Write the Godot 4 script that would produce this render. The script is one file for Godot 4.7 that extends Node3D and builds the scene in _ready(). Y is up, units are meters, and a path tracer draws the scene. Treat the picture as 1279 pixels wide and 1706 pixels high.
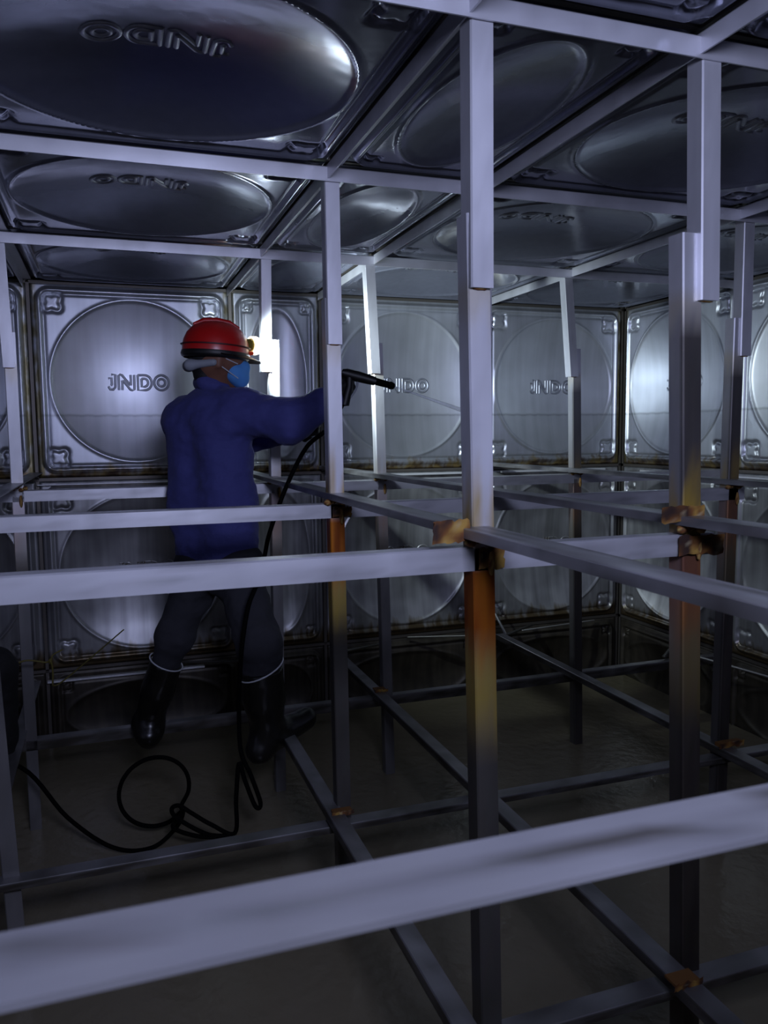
extends Node3D
# Inside of a pressed stainless-steel water tank: y is up, the tank bottom is y = 0, the roof y = 2.5,
# the back wall z = 0, the right wall x = 2.5. Bars run along x and z on a grid of posts.

# light settings
const HEAD_E := 3.4
const LAMP_E := 3.4
const LAMP_SIZE := Vector2(0.5, 0.32)
const LAMP_AT := Vector3(-0.35, 2.28, 4.75)
const LAMP_AIM := Vector3(0.06, -0.16, -1.0)
const EXPOSURE := 1.0
const ROOF := 2.5
const XN := [-2.0, -1.0, 0.0, 0.5, 1.5, 2.5]
const ZN := [0.0, 0.987, 2.06, 3.02, 4.02, 5.02]
var M := {}
var taken := {}
var noise := FastNoiseLite.new()
var fine := FastNoiseLite.new()
var rng := RandomNumberGenerator.new()

# ------------------------------------------------------------------ mesh builder
class MB:
	var v := PackedVector3Array()
	var n := PackedVector3Array()
	var uv := PackedVector2Array()
	var c := PackedColorArray()
	var ix := PackedInt32Array()
	func vert(p: Vector3, nn: Vector3, t := Vector2.ZERO, col := Color.WHITE) -> int:
		v.push_back(p); n.push_back(nn); uv.push_back(t); c.push_back(col)
		return v.size() - 1
	func tri(a: int, b: int, d: int) -> void:          # front faces run clockwise seen from the normal's side
		var g := (v[b] - v[a]).cross(v[d] - v[a])
		if g.dot(n[a] + n[b] + n[d]) > 0.0:
			ix.push_back(a); ix.push_back(d); ix.push_back(b)
		else:
			ix.push_back(a); ix.push_back(b); ix.push_back(d)
	func quad(a: int, b: int, d: int, e: int) -> void:
		tri(a, b, d); tri(a, d, e)
	func flat(p: Array, nn: Vector3, cols = null) -> void:   # convex polygon
		var f := v.size()
		for k in p.size():
			vert(p[k], nn, Vector2(p[k].x + p[k].z, p[k].y), cols[k] if cols != null else Color.WHITE)
		for k in range(1, p.size() - 1):
			tri(f, f + k, f + k + 1)
	func box(ctr: Vector3, size: Vector3, b := Basis.IDENTITY, col := Color.WHITE, bev := 0.0) -> void:
		var h := size * 0.5
		var e: float = min(bev, min(h.x, min(h.y, h.z)) * 0.9)
		for ax in 3:
			for s in [-1.0, 1.0]:
				var u := (ax + 1) % 3
				var w := (ax + 2) % 3
				var q := []
				for k in [[-1, -1], [1, -1], [1, 1], [-1, 1]]:
					var p := Vector3.ZERO
					p[ax] = s * h[ax]; p[u] = k[0] * (h[u] - e); p[w] = k[1] * (h[w] - e)
					q.push_back(ctr + b * p)
				var nn := Vector3.ZERO
				nn[ax] = s
				flat(q, b * nn, [col, col, col, col])
		if e > 0.0:
			for ax in 3:
				var u := (ax + 1) % 3
				var w := (ax + 2) % 3
				for su in [-1.0, 1.0]:
					for sw in [-1.0, 1.0]:
						var q := []
						for k in [[-1, 0], [1, 0], [1, 1], [-1, 1]]:
							var p := Vector3.ZERO
							p[ax] = k[0] * (h[ax] - e)
							p[u] = su * (h[u] - (e if k[1] == 0 else 0.0))
							p[w] = sw * (h[w] - (0.0 if k[1] == 0 else e))
							q.push_back(ctr + b * p)
						var nn := Vector3.ZERO
						nn[u] = su; nn[w] = sw
						flat(q, (b * nn).normalized(), [col, col, col, col])
	# a tube along points with radii; caps closed by a rounded end
	func tube(pts: Array, radii, sides := 8, col := Color.WHITE, squash := 1.0) -> void:
		var up := Vector3.UP
		var prev := -1
		var count := pts.size()
		var ref := Vector3.ZERO
		for k in count:
			var d: Vector3 = ((pts[min(k + 1, count - 1)] as Vector3) - (pts[max(k - 1, 0)] as Vector3)).normalized()
			if ref == Vector3.ZERO:
				ref = d.cross(up if absf(d.y) < 0.9 else Vector3.RIGHT).normalized()
			ref = (ref - d * ref.dot(d)).normalized()
			var o := d.cross(ref)
			var r: float = radii[k] if radii is Array or radii is PackedFloat32Array else radii
			var first := v.size()
			for s in sides + 1:
				var a := TAU * s / sides
				var dir := ref * cos(a) + o * sin(a) * squash
				vert(pts[k] + dir * r, dir.normalized(), Vector2(float(s) / sides, k), col)
			if prev >= 0:
				for s in sides:
					quad(prev + s, prev + s + 1, first + s + 1, first + s)
			prev = first
			if k == 0 or k == count - 1:
				var nn := -d if k == 0 else d
				var cc := vert(pts[k] + nn * r * 0.35, nn, Vector2.ZERO, col)
				for s in sides:
					tri(cc, first + s, first + s + 1)
	# a surface of revolution about axis from o; prof = [[radius, height], ...]
	func lathe(o: Vector3, b: Basis, prof: Array, sides := 24, col := Color.WHITE, sx := 1.0, sz := 1.0) -> void:
		var prev := -1
		for k in prof.size():
			var t: Array = prof[min(k + 1, prof.size() - 1)]
			var f: Array = prof[max(k - 1, 0)]
			var dn := Vector2(t[1] - f[1], -(t[0] - f[0])).normalized()
			var first := v.size()
			for s in sides + 1:
				var a := TAU * s / sides
				vert(o + b * Vector3(cos(a) * prof[k][0] * sx, prof[k][1], sin(a) * prof[k][0] * sz), b * Vector3(cos(a) * dn.x, dn.y, sin(a) * dn.x).normalized(), Vector2(float(s) / sides, prof[k][1]), col)
			if prev >= 0:
				for s in sides:
					quad(prev + s, prev + s + 1, first + s + 1, first + s)
			prev = first
	func done() -> ArrayMesh:
		var a := []
		a.resize(Mesh.ARRAY_MAX)
		a[Mesh.ARRAY_VERTEX] = v; a[Mesh.ARRAY_NORMAL] = n; a[Mesh.ARRAY_TEX_UV] = uv; a[Mesh.ARRAY_COLOR] = c; a[Mesh.ARRAY_INDEX] = ix
		var m := ArrayMesh.new()
		m.add_surface_from_arrays(Mesh.PRIMITIVE_TRIANGLES, a)
		return m

# ------------------------------------------------------------------ naming
func numbered(called: String) -> String:
	if not taken.has(called):
		taken[called] = 0
		return called
	taken[called] += 1
	return "%s_%03d" % [called, taken[called]]

func tag(o: Node, label: String, category: String, group := "", kind := "") -> Node:
	if label: o.set_meta("label", label)
	if category: o.set_meta("category", category)
	if group: o.set_meta("group", group)
	if kind: o.set_meta("kind", kind)
	return o

func thing(called: String, label: String, category: String, at: Vector3, group := "") -> Node3D:
	var o := Node3D.new()
	o.name = numbered(called)
	o.position = at
	add_child(o)
	tag(o, label, category, group)
	return o

# one named mesh; geometry is given in world coordinates and moved to its parent's frame
func part(called: String, mesh: Mesh, mat: Material, parent: Node3D = self, offset := Vector3.ZERO) -> MeshInstance3D:
	var o := MeshInstance3D.new()
	o.mesh = mesh
	o.material_override = mat
	o.name = numbered(called) if parent == self else called
	parent.add_child(o, true)
	o.position = offset
	return o

func local(b: MB, at: Vector3) -> MB:                # move a builder's points into the frame of a thing standing at "at"
	for k in b.v.size():
		b.v[k] -= at
	return b

# ------------------------------------------------------------------ textures and materials
func tex(w: int, h: int, f: Callable) -> ImageTexture:
	var im := Image.create(w, h, false, Image.FORMAT_RGB8)
	for y in h:
		for x in w:
			im.set_pixel(x, y, f.call((x + 0.5) / w, 1.0 - (y + 0.5) / h))
	im.generate_mipmaps()
	return ImageTexture.create_from_image(im)

func bumps(freq: float, strength: float, size := 512, seed_ := 3) -> NoiseTexture2D:
	var t := NoiseTexture2D.new()
	var nz := FastNoiseLite.new()
	nz.seed = seed_; nz.frequency = freq; nz.fractal_octaves = 4
	t.noise = nz; t.width = size; t.height = size; t.seamless = true
	t.as_normal_map = true; t.bump_strength = strength
	return t

func std(col: Color, rough: float, metal := 0.0) -> StandardMaterial3D:
	var m := StandardMaterial3D.new()
	m.albedo_color = col; m.roughness = rough; m.metallic = metal
	return m

func n2(x: float, y: float) -> float: return noise.get_noise_2d(x * 100.0, y * 100.0)

# row 0 upper wall, 1 middle wall, 2 lowest wall, 3 roof
func panel_color(row: int, u: float, v: float) -> Color:
	var streak := n2(u * 9.0, v * 0.5)
	var cloud := n2(u * 1.6 + 7.0, v * 1.6 + row * 9.0)
	var speck := n2(u * 11.0 + 3.0, v * 11.0)
	var base: Color
	if row == 3:
		base = Color(0.50, 0.51, 0.57) * (1.0 + 0.05 * cloud + 0.03 * speck)
	elif row == 0:
		base = Color(0.74, 0.75, 0.78) * (1.0 + 0.05 * streak + 0.06 * cloud)
		var tide := exp(-pow((v - 0.325 - 0.004 * streak) / 0.006, 2.0))
		base = base.lerp(Color(0.45, 0.46, 0.47), 0.45 * tide)
		if v < 0.325: base = base * 0.93
		var low := clampf((0.062 + 0.035 * streak + 0.02 * speck - v) / 0.05, 0.0, 1.0)
		var rust := Color(0.56, 0.46, 0.25).lerp(Color(0.24, 0.16, 0.10), clampf(0.5 + 1.4 * n2(u * 5.0, v * 9.0 + 4.0), 0.0, 1.0))
		base = base.lerp(rust, low * 0.85)
		var side := clampf((0.040 - minf(u, 1.0 - u)) / 0.012, 0.0, 1.0) * clampf(0.95 - 0.6 * v + 0.9 * n2(u * 9.0, v * 4.0), 0.0, 0.85)
		base = base.lerp(Color(0.46, 0.42, 0.28), side)
	elif row == 1:
		base = Color(0.62, 0.62, 0.63) * (1.0 + 0.14 * streak + 0.20 * cloud)
		var low := clampf((0.10 + 0.06 * streak - v) / 0.06, 0.0, 1.0)
		base = base.lerp(Color(0.30, 0.23, 0.12), low * 0.8)
	else:
		base = Color(0.24, 0.22, 0.19) * (1.0 + 0.25 * streak + 0.25 * cloud)
	return Color(clampf(base.r, 0, 1), clampf(base.g, 0, 1), clampf(base.b, 0, 1))

func make_materials() -> void:
	noise.seed = 11; noise.frequency = 0.02; noise.fractal_octaves = 3
	fine.seed = 5; fine.frequency = 1.0; fine.fractal_octaves = 3
	var dents := bumps(0.006, 2.0, 512, 4)
	for row in 4:
		var m := StandardMaterial3D.new()
		m.albedo_texture = tex(256, 256, func(u, v): return panel_color(row, u, v))
		m.metallic = [0.76, 0.7, 0.4, 0.55][row]
		m.roughness = [0.37, 0.38, 0.45, 0.19][row]
		m.normal_enabled = row == 3; m.normal_texture = dents; m.normal_scale = [0.25, 0.35, 0.3, 0.35][row]
		M["panel%d" % row] = m
	var bar := std(Color.WHITE, 0.40, 0.6)
	bar.vertex_color_use_as_albedo = true
	M.bar = bar
	M.rust = std(Color(0.34, 0.19, 0.08), 0.8, 0.25)
	M.rust.vertex_color_use_as_albedo = true; M.rust.albedo_color = Color.WHITE
	M.seam = std(Color(0.40, 0.38, 0.36), 0.45, 0.7)
	M.shell = std(Color(0.16, 0.16, 0.17), 0.6, 0.5)
	M.letter = std(Color(0.66, 0.67, 0.71), 0.42, 0.9)
	M.mud = std(Color(0.10, 0.09, 0.07), 0.9)
	var w := std(Color(0.43, 0.40, 0.33), 0.20, 0.0)
	w.normal_enabled = true; w.normal_texture = bumps(0.02, 3.0, 512, 21); w.normal_scale = 0.5
	w.uv1_triplanar = true; w.uv1_scale = Vector3(1.2, 1.2, 1.2)
	w.metallic_specular = 0.35
	M.water = w
	var jk := std(Color(0.22, 0.23, 0.46), 0.85)
	jk.normal_enabled = true; jk.normal_texture = bumps(0.05, 4.0, 256, 31); jk.normal_scale = 0.5; jk.uv1_triplanar = true; jk.uv1_scale = Vector3(5, 5, 5)
	jk.rim_enabled = true; jk.rim = 0.25
	M.jacket = jk
	M.trousers = std(Color(0.14, 0.14, 0.165), 0.9)
	M.boot = std(Color(0.08, 0.075, 0.07), 0.28)
	M.sole = std(Color(0.24, 0.12, 0.07), 0.5)
	M.white = std(Color(0.72, 0.73, 0.75), 0.5)
	M.skin = std(Color(0.44, 0.29, 0.22), 0.6);
	M.hair = std(Color(0.03, 0.03, 0.035), 0.7)
	M.red = std(Color(0.70, 0.045, 0.04), 0.33); M.red.clearcoat_enabled = true; M.red.clearcoat = 0.4
	M.darkred = std(Color(0.20, 0.02, 0.02), 0.5)
	M.black = std(Color(0.025, 0.025, 0.03), 0.5)
	M.grey = std(Color(0.55, 0.57, 0.60), 0.7)
	M.mask = std(Color(0.30, 0.55, 0.80), 0.85)
	M.eye = std(Color(0.05, 0.04, 0.04), 0.2)
	M.olive = std(Color(0.40, 0.36, 0.12), 0.4)
	M.orange = std(Color(0.95, 0.25, 0.04), 0.5)
	M.glove = std(Color(0.03, 0.03, 0.035), 0.7)
	M.hose = std(Color(0.012, 0.012, 0.013), 0.85); M.hose.metallic_specular = 0.2
	M.cord = std(Color(0.34, 0.31, 0.10), 0.7)
	M.bag = std(Color(0.04, 0.04, 0.044), 0.85)
	var lens := std(Color(0.95, 0.95, 0.9), 0.2)
	lens.emission_enabled = true; lens.emission = Color(1.0, 0.93, 0.80); lens.emission_energy_multiplier = 3.0
	M.lens = lens
	var led := std(Color(0.9, 0.92, 1.0), 0.3)
	led.emission_enabled = true; led.emission = Color(0.78, 0.84, 1.0); led.emission_energy_multiplier = 1.0
	M.led = led
	var spray := std(Color(0.9, 0.93, 1.0, 0.22), 0.1)
	spray.transparency = BaseMaterial3D.TRANSPARENCY_ALPHA
	M.spray = spray

# ------------------------------------------------------------------ pressed panels
func cap_depth(w: float, h: float) -> float: return 0.07 if minf(w, h) > 0.7 else 0.04

func dome_axes(w: float, h: float) -> Vector2:
	return Vector2(w * 0.5 - (0.08 if w > 0.7 else 0.085), h * 0.5 - (0.08 if h > 0.7 and w > 0.7 else 0.09))

func panel_h(x: float, y: float, w: float, h: float) -> float:
	var z := 0.0
	# pressed double border
	var r := 0.05
	var qx := absf(x) - (w * 0.5 - 0.046 - r)
	var qy := absf(y) - (h * 0.5 - 0.046 - r)
	var s := sqrt(pow(maxf(qx, 0.0), 2.0) + pow(maxf(qy, 0.0), 2.0)) + minf(maxf(qx, qy), 0.0) - r
	z += 0.010 * exp(-pow(s / 0.0075, 2.0)) - 0.007 * exp(-pow((s + 0.017) / 0.006, 2.0)) - 0.012 * smoothstep(0.012, 0.022, s)
	var edge := minf(w * 0.5 - absf(x), h * 0.5 - absf(y))
	z -= 0.02 * (1.0 - smoothstep(0.0, 0.010, edge))
	# dish
	var ax := dome_axes(w, h)
	var rr := sqrt(pow(x / ax.x, 2.0) + pow(y / ax.y, 2.0))
	if rr < 1.0:
		z -= cap_depth(w, h) * (1.0 - rr * rr)
	z += 0.005 * exp(-pow((rr - 1.0) * minf(ax.x, ax.y) / 0.008, 2.0))
	# four-lobed corner stampings
	var big := w > 0.7 and h > 0.7
	var bx := absf(x) - (w * 0.5 - (0.105 if big else 0.085))
	var by := absf(y) - (h * 0.5 - (0.105 if big else 0.085))
	var br := sqrt(bx * bx + by * by)
	if br < 0.12:
		var th := atan2(by, bx)
		var rho := (0.047 if big else 0.027) * (1.0 - 0.17 * cos(4.0 * th))
		var q := (br - rho) / (0.010 if big else 0.007)
		z -= 0.011 * exp(-q * q)
	return z

var panel_cache := {}
func panel_mesh(w: float, h: float) -> ArrayMesh:
	var key := "%.2f_%.2f" % [w, h]
	if panel_cache.has(key): return panel_cache[key]
	var nx := int(w * 150.0)
	var ny := int(h * 150.0)
	var b := MB.new()
	var H := PackedFloat32Array()
	H.resize((nx + 1) * (ny + 1))
	for j in ny + 1:
		for i in nx + 1:
			H[j * (nx + 1) + i] = panel_h((float(i) / nx - 0.5) * w, (float(j) / ny - 0.5) * h, w, h)
	for j in ny + 1:
		for i in nx + 1:
			var x := (float(i) / nx - 0.5) * w
			var y := (float(j) / ny - 0.5) * h
			var i0: int = max(i - 1, 0)
			var i1: int = min(i + 1, nx)
			var j0: int = max(j - 1, 0)
			var j1: int = min(j + 1, ny)
			var dx := (H[j * (nx + 1) + i1] - H[j * (nx + 1) + i0]) / ((i1 - i0) * w / nx)
			var dy := (H[j1 * (nx + 1) + i] - H[j0 * (nx + 1) + i]) / ((j1 - j0) * h / ny)
			b.vert(Vector3(x, y, H[j * (nx + 1) + i]), Vector3(-dx, -dy, 1.0).normalized(), Vector2(float(i) / nx, 1.0 - float(j) / ny))
	for j in ny:
		for i in nx:
			var a := j * (nx + 1) + i
			b.quad(a, a + 1, a + nx + 2, a + nx + 1)
	panel_cache[key] = b.done()
	return panel_cache[key]

# raised lettering of the panel maker, pressed as double ridges that follow the dish
func letter_strokes() -> Array:
	var out := []
	var ring := func(cx: float, cy: float, rx: float, ry: float, a0: float, a1: float, n_: int) -> Array:
		var p := []
		for k in n_ + 1:
			var a := a0 + (a1 - a0) * k / n_
			p.push_back(Vector2(cx + rx * cos(a), cy + ry * sin(a)))
		return p
	# O
	out.push_back(ring.call(0.122, 0.0, 0.038, 0.040, 0.0, TAU, 24))
	out.push_back(ring.call(0.122, 0.0, 0.019, 0.020, 0.0, TAU, 18))
	# D
	var d: Array = [Vector2(0.0, 0.040)]
	d.append_array(ring.call(0.035, 0.0, 0.036, 0.040, PI / 2, -PI / 2, 14))
	d.append_array([Vector2(0.0, -0.040), Vector2(0.0, 0.040)])
	out.push_back(d)
	var di: Array = [Vector2(0.019, 0.021)]
	di.append_array(ring.call(0.034, 0.0, 0.018, 0.021, PI / 2, -PI / 2, 10))
	di.append_array([Vector2(0.019, -0.021), Vector2(0.019, 0.021)])
	out.push_back(di)
	# N
	out.push_back([Vector2(-0.098, -0.040), Vector2(-0.098, 0.036), Vector2(-0.090, 0.041), Vector2(-0.080, 0.038), Vector2(-0.040, -0.014), Vector2(-0.036, -0.014), Vector2(-0.036, 0.040)])
	out.push_back([Vector2(-0.080, -0.040), Vector2(-0.080, 0.010), Vector2(-0.076, 0.010), Vector2(-0.040, -0.038), Vector2(-0.030, -0.041), Vector2(-0.019, -0.036), Vector2(-0.018, 0.040)])
	# J
	out.push_back([Vector2(-0.150, -0.022), Vector2(-0.143, -0.038), Vector2(-0.128, -0.039), Vector2(-0.116, -0.026), Vector2(-0.114, 0.040), Vector2(-0.134, 0.040)])
	out.push_back([Vector2(-0.150, 0.020), Vector2(-0.134, 0.022), Vector2(-0.133, -0.012), Vector2(-0.138, -0.016)])
	return out

var letters_cache := {}
func letters_mesh(w: float, h: float) -> ArrayMesh:
	var key := "%.2f_%.2f" % [w, h]
	if letters_cache.has(key): return letters_cache[key]
	var b := MB.new()
	var ax := dome_axes(w, h)
	var k := 1.0 if w > 0.7 else 0.62
	for s in letter_strokes():
		var p := []
		for q in s:
			var x: float = q.x * k + (0.012 if w > 0.7 else 0.0)
			var y: float = q.y * k
			p.push_back(Vector3(x, y, -cap_depth(w, h) * (1.0 - pow(x / ax.x, 2.0) - pow(y / ax.y, 2.0)) - 0.0035))
		b.tube(p, 0.0078 * (1.0 if w > 0.7 else 0.8), 8)
	letters_cache[key] = b.done()
	return letters_cache[key]

# panels of one wall: U and V are node positions along u and v
func clad(parent: Node3D, called: String, origin: Vector3, u: Vector3, v: Vector3, U: Array, V: Array, row_of: Callable, text: bool) -> void:
	var nn := u.cross(v)
	for i in U.size() - 1:
		for j in V.size() - 1:
			var w: float = absf(U[i + 1] - U[i])
			var h: float = absf(V[j + 1] - V[j])
			var w0 := 1.0 if w > 0.7 else 0.5
			var h0 := 1.0 if h > 0.7 else 0.5
			var row: int = row_of.call(j)
			var o := part(called, panel_mesh(w0, h0), M["panel%d" % row], parent)
			var ctr: Vector3 = origin + u.abs() * (U[i] + U[i + 1]) * 0.5 + v.abs() * (V[j] + V[j + 1]) * 0.5
			o.transform = Transform3D(Basis(u * (w - 0.010) / w0, v * (h - 0.010) / h0, nn), ctr)
			if text and h0 > 0.7 and w0 > 0.7:
				part("embossed_lettering", letters_mesh(w0, h0), M.letter if row == 0 or row == 3 else M["panel1"], o)

func slab(called: String, lo: Vector3, hi: Vector3, mat: Material) -> MeshInstance3D:
	var b := MB.new()
	b.box((lo + hi) * 0.5, hi - lo)
	var o := part(called, b.done(), mat)
	tag(o, "", "", "", "structure")
	return o

func seams(parent: Node3D, lines: Array) -> void:     # the dark welded strip at the bottom of each joint
	for l in lines:
		var b := MB.new()
		var d: Vector3 = l[1] - l[0]
		var s := d.abs() + Vector3(0.016, 0.016, 0.016)
		b.box((l[0] + l[1]) * 0.5, s)
		part("weld_seam", b.done(), M.seam, parent)

func build_room() -> void:
	var rows := [0.0, 0.5, 1.5, 2.5]
	var wall_row := func(j: int) -> int: return 2 - j
	var t := 0.09
	var fl := slab("floor", Vector3(-2.2, -0.12, -0.2), Vector3(2.7, -0.0, 5.2), M.mud)
	tag(fl, "dark silty tank bottom under the shallow water", "floor", "", "structure")
	var ce := slab("ceiling", Vector3(-2.2, ROOF + t, -0.2), Vector3(2.7, ROOF + t + 0.08, 5.2), M.shell)
	tag(ce, "low roof of pressed steel panels with round dishes", "ceiling", "", "structure")
	clad(ce, "roof_panel", Vector3(0, ROOF, 0), Vector3(-1, 0, 0), Vector3(0, 0, -1), XN, ZN, func(_j): return 3, true)
	var wb := slab("wall_back", Vector3(-2.2, -0.0, -t - 0.08), Vector3(2.7, ROOF + t, -t), M.shell)
	tag(wb, "back tank wall of pressed steel panels behind the man", "wall", "", "structure")
	clad(wb, "wall_panel", Vector3.ZERO, Vector3(1, 0, 0), Vector3(0, 1, 0), XN, rows, wall_row, true)
	var wr := slab("wall_right", Vector3(2.5 + t, -0.0, -0.2), Vector3(2.5 + t + 0.08, ROOF + t, 5.2), M.shell)
	tag(wr, "right tank wall of pressed steel panels running towards the camera", "wall", "", "structure")
	clad(wr, "wall_panel", Vector3(2.5, 0, 0), Vector3(0, 0, 1) * 1.0, Vector3(0, 1, 0), ZN, rows, wall_row, true)
	# the right wall faces -x: turn its panels round
	for o in wr.get_children():
		o.transform.basis = Basis(Vector3(0, 0, 1) * o.transform.basis.x.length(), Vector3(0, 1, 0) * o.transform.basis.y.length(), Vector3(-1, 0, 0))
	var wl := slab("wall_left", Vector3(-2.0 - t - 0.08, -0.0, -0.2), Vector3(-2.0 - t, ROOF + t, 5.2), M.shell)
	tag(wl, "left tank wall of pressed steel panels", "wall", "", "structure")
	clad(wl, "wall_panel", Vector3(-2.0, 0, 0), Vector3(0, 0, -1), Vector3(0, 1, 0), ZN, rows, wall_row, false)
	for o in wl.get_children():
		o.transform.basis = Basis(Vector3(0, 0, -1) * o.transform.basis.x.length(), Vector3(0, 1, 0) * o.transform.basis.y.length(), Vector3(1, 0, 0))
	var wf := slab("wall_front", Vector3(-2.2, -0.0, 5.02 + t), Vector3(2.7, ROOF + t, 5.02 + t + 0.08), M.shell)
	tag(wf, "near tank wall of pressed steel panels behind the camera", "wall", "", "structure")
	clad(wf, "wall_panel", Vector3(0, 0, 5.02), Vector3(-1, 0, 0), Vector3(0, 1, 0), XN, rows, wall_row, false)
	# welded joints, sunk behind the panel faces
	var g := -0.020
	var L := []
	for x in XN: L.push_back([Vector3(x, 0, g), Vector3(x, ROOF, g)])
	for y in [0.5, 1.5, 2.49]: L.push_back([Vector3(-2, y, g), Vector3(2.5, y, g)])
	seams(wb, L)
	L = []
	for z in ZN: L.push_back([Vector3(2.5 - g, 0, z), Vector3(2.5 - g, ROOF, z)])
	for y in [0.5, 1.5, 2.49]: L.push_back([Vector3(2.5 - g, y, 0), Vector3(2.5 - g, y, 5.02)])
	seams(wr, L)
	L = []
	for x in XN: L.push_back([Vector3(x, ROOF - g, 0), Vector3(x, ROOF - g, 5.02)])
	for z in ZN: L.push_back([Vector3(-2, ROOF - g, z), Vector3(2.5, ROOF - g, z)])
	seams(ce, L)
	# narrow steel ledges welded along the walls at the joint between the rows
	var tr := [
		["trim_1", Vector3(-1.0, 1.475, 0.018), Vector3(-0.02, 1.475, 0.018), 0.006], ["trim_2", Vector3(0.82, 1.478, 0.02), Vector3(1.42, 1.478, 0.02), 0.012],
		["trim_3", Vector3(1.62, 1.478, 0.02), Vector3(2.36, 1.478, 0.02), 0.012], ["trim_4", Vector3(2.48, 1.472, 0.24), Vector3(2.48, 1.472, 1.9), 0.012],
		["trim_5", Vector3(-1.0, 0.452, 0.02), Vector3(-0.2, 0.452, 0.02), 0.012]]
	for q in tr:
		var b := MB.new()
		var d: Vector3 = (q[2] - q[1]).abs()
		b.box((q[1] + q[2]) * 0.5, d + Vector3(0.03 if d.x < 0.1 else 0.0, q[3], 0.03 if d.z < 0.1 else 0.0), Basis.IDENTITY, Color(0.85, 0.85, 0.88), 0.002)
		tag(part(q[0], b.done(), M.bar), "", "", "", "structure")
	var wm := MB.new()
	wm.flat([Vector3(-2.0, 0, 0), Vector3(2.5, 0, 0), Vector3(2.5, 0, 5.02), Vector3(-2.0, 0, 5.02)], Vector3.UP)
	var wo := part("shallow_water", wm.done(), M.water, self, Vector3(0, 0.12, 0))
	tag(wo, "shallow dark brown water covering the tank bottom", "water", "", "stuff")

# ------------------------------------------------------------------ angle bars
const CLEAN := Color(0.62, 0.62, 0.66)
func steel(p: Vector3, stain_shade: float) -> Color:         # 0 clean, 1 dark film; on the low bars also painted shade
	var k := fine.get_noise_3d(p.x * 9.0, p.y * 3.0, p.z * 9.0)
	var f := fine.get_noise_3d(p.x * 40.0 + 9.0, p.y * 14.0, p.z * 40.0)
	var g := fine.get_noise_3d(p.x * 1.6 + 4.0, p.y * 2.2, p.z * 1.6)
	var c := CLEAN * (0.96 + 0.16 * k + 0.10 * f + 0.22 * g)
	var film := Color(0.062, 0.056, 0.047) * (1.0 + 0.5 * k)
	return Color(c.r, c.g, c.b).lerp(Color(film.r, film.g, film.b), clampf(stain_shade, 0.0, 1.0))

# L section from p0 to p1: outer corner on the line, flanges along fa (width wa) and fb (width wb)
func angle(b: MB, p0: Vector3, p1: Vector3, fa: Vector3, wa: float, fb: Vector3, wb: float, t: float, paint: Callable) -> void:
	var e: float = minf(0.003, wb * 0.08)
	var s := [Vector2(0, e), Vector2(e, 0), Vector2(wa, 0), Vector2(wa, t), Vector2(t, t), Vector2(t, wb), Vector2(0, wb)]
	var steps: int = max(2, int((p1 - p0).length() / 0.035))
	for k in s.size():
		var q0: Vector2 = s[k]
		var q1: Vector2 = s[(k + 1) % s.size()]
		var dn := Vector2(q1.y - q0.y, -(q1.x - q0.x)).normalized()
		var nn := (fa * dn.x + fb * dn.y).normalized()
		var prev := -1
		var cuts := 4 if (q1 - q0).length() > 0.02 else 1
		for c in cuts:
			var ra := q0.lerp(q1, float(c) / cuts)
			var rb := q0.lerp(q1, float(c + 1) / cuts)
			prev = -1
			for i in steps + 1:
				var o := p0.lerp(p1, float(i) / steps)
				var a := o + fa * ra.x + fb * ra.y
				var d := o + fa * rb.x + fb * rb.y
				var f := b.vert(a, nn, Vector2.ZERO, paint.call(a))
				b.vert(d, nn, Vector2.ZERO, paint.call(d))
				if prev >= 0: b.quad(prev, prev + 1, f + 1, f)
				prev = f
	for o in [[p0, p0 - p1], [p1, p1 - p0]]:
		var nn: Vector3 = o[1].normalized()
		for poly in [[s[1], s[2], s[3], s[4]], [s[0], s[1], s[4], s[5], s[6]]]:
			var q := []
			var cc := []
			for r in poly:
				q.push_back(o[0] + fa * r.x + fb * r.y)
				cc.push_back(paint.call(q[-1]))
			b.flat(q, nn, cc)

func depth_stain(y: float) -> float:                  # how dirty steel is at a height: clean above the old water line
	return clampf(smoothstep(1.42, 1.08, y) * 0.95, 0.0, 1.0)

func lump(b: MB, c: Vector3, r: Vector3, seed_: int) -> void:      # rusty weld lump
	var nlat := 6
	var nlon := 9
	var idx := []
	for i in nlat + 1:
		for j in nlon + 1:
			var th := PI * i / nlat
			var ph := TAU * (j % nlon) / nlon
			var d := Vector3(sin(th) * cos(ph), cos(th), sin(th) * sin(ph))
			var k := 1.0 + 0.35 * fine.get_noise_3d(d.x * 2.0 + seed_, d.y * 2.0, d.z * 2.0)
			var q := fine.get_noise_3d(d.x * 3.0, d.y * 3.0 + seed_, d.z * 3.0)
			b.vert(c + d * r * k, (d / r).normalized(), Vector2.ZERO, Color(0.23, 0.085, 0.02).lerp(Color(0.45, 0.33, 0.10) if q > 0.1 else Color(0.05, 0.025, 0.015), clampf(absf(q) * 2.2, 0, 1)))
	for i in nlat:
		for j in nlon:
			var a := b.v.size() - (nlat + 1) * (nlon + 1) + i * (nlon + 1) + j
			b.quad(a, a + 1, a + nlon + 2, a + nlon + 1)

func rust_paint(a: Vector3) -> Color:
	var q := fine.get_noise_3d(a.x * 22.0, a.y * 16.0, a.z * 22.0)
	var q2 := fine.get_noise_3d(a.x * 60.0, a.y * 25.0 + 7.0, a.z * 60.0)
	var c := Color(0.15, 0.055, 0.012)
	c = c.lerp(Color(0.36, 0.22, 0.045), clampf(q * 2.2, 0, 1)).lerp(Color(0.03, 0.015, 0.008), clampf(-q * 2.6, 0, 1))
	return c.lerp(Color(0.42, 0.36, 0.22), clampf(q2 * 2.0 - 0.7, 0, 1))

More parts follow.
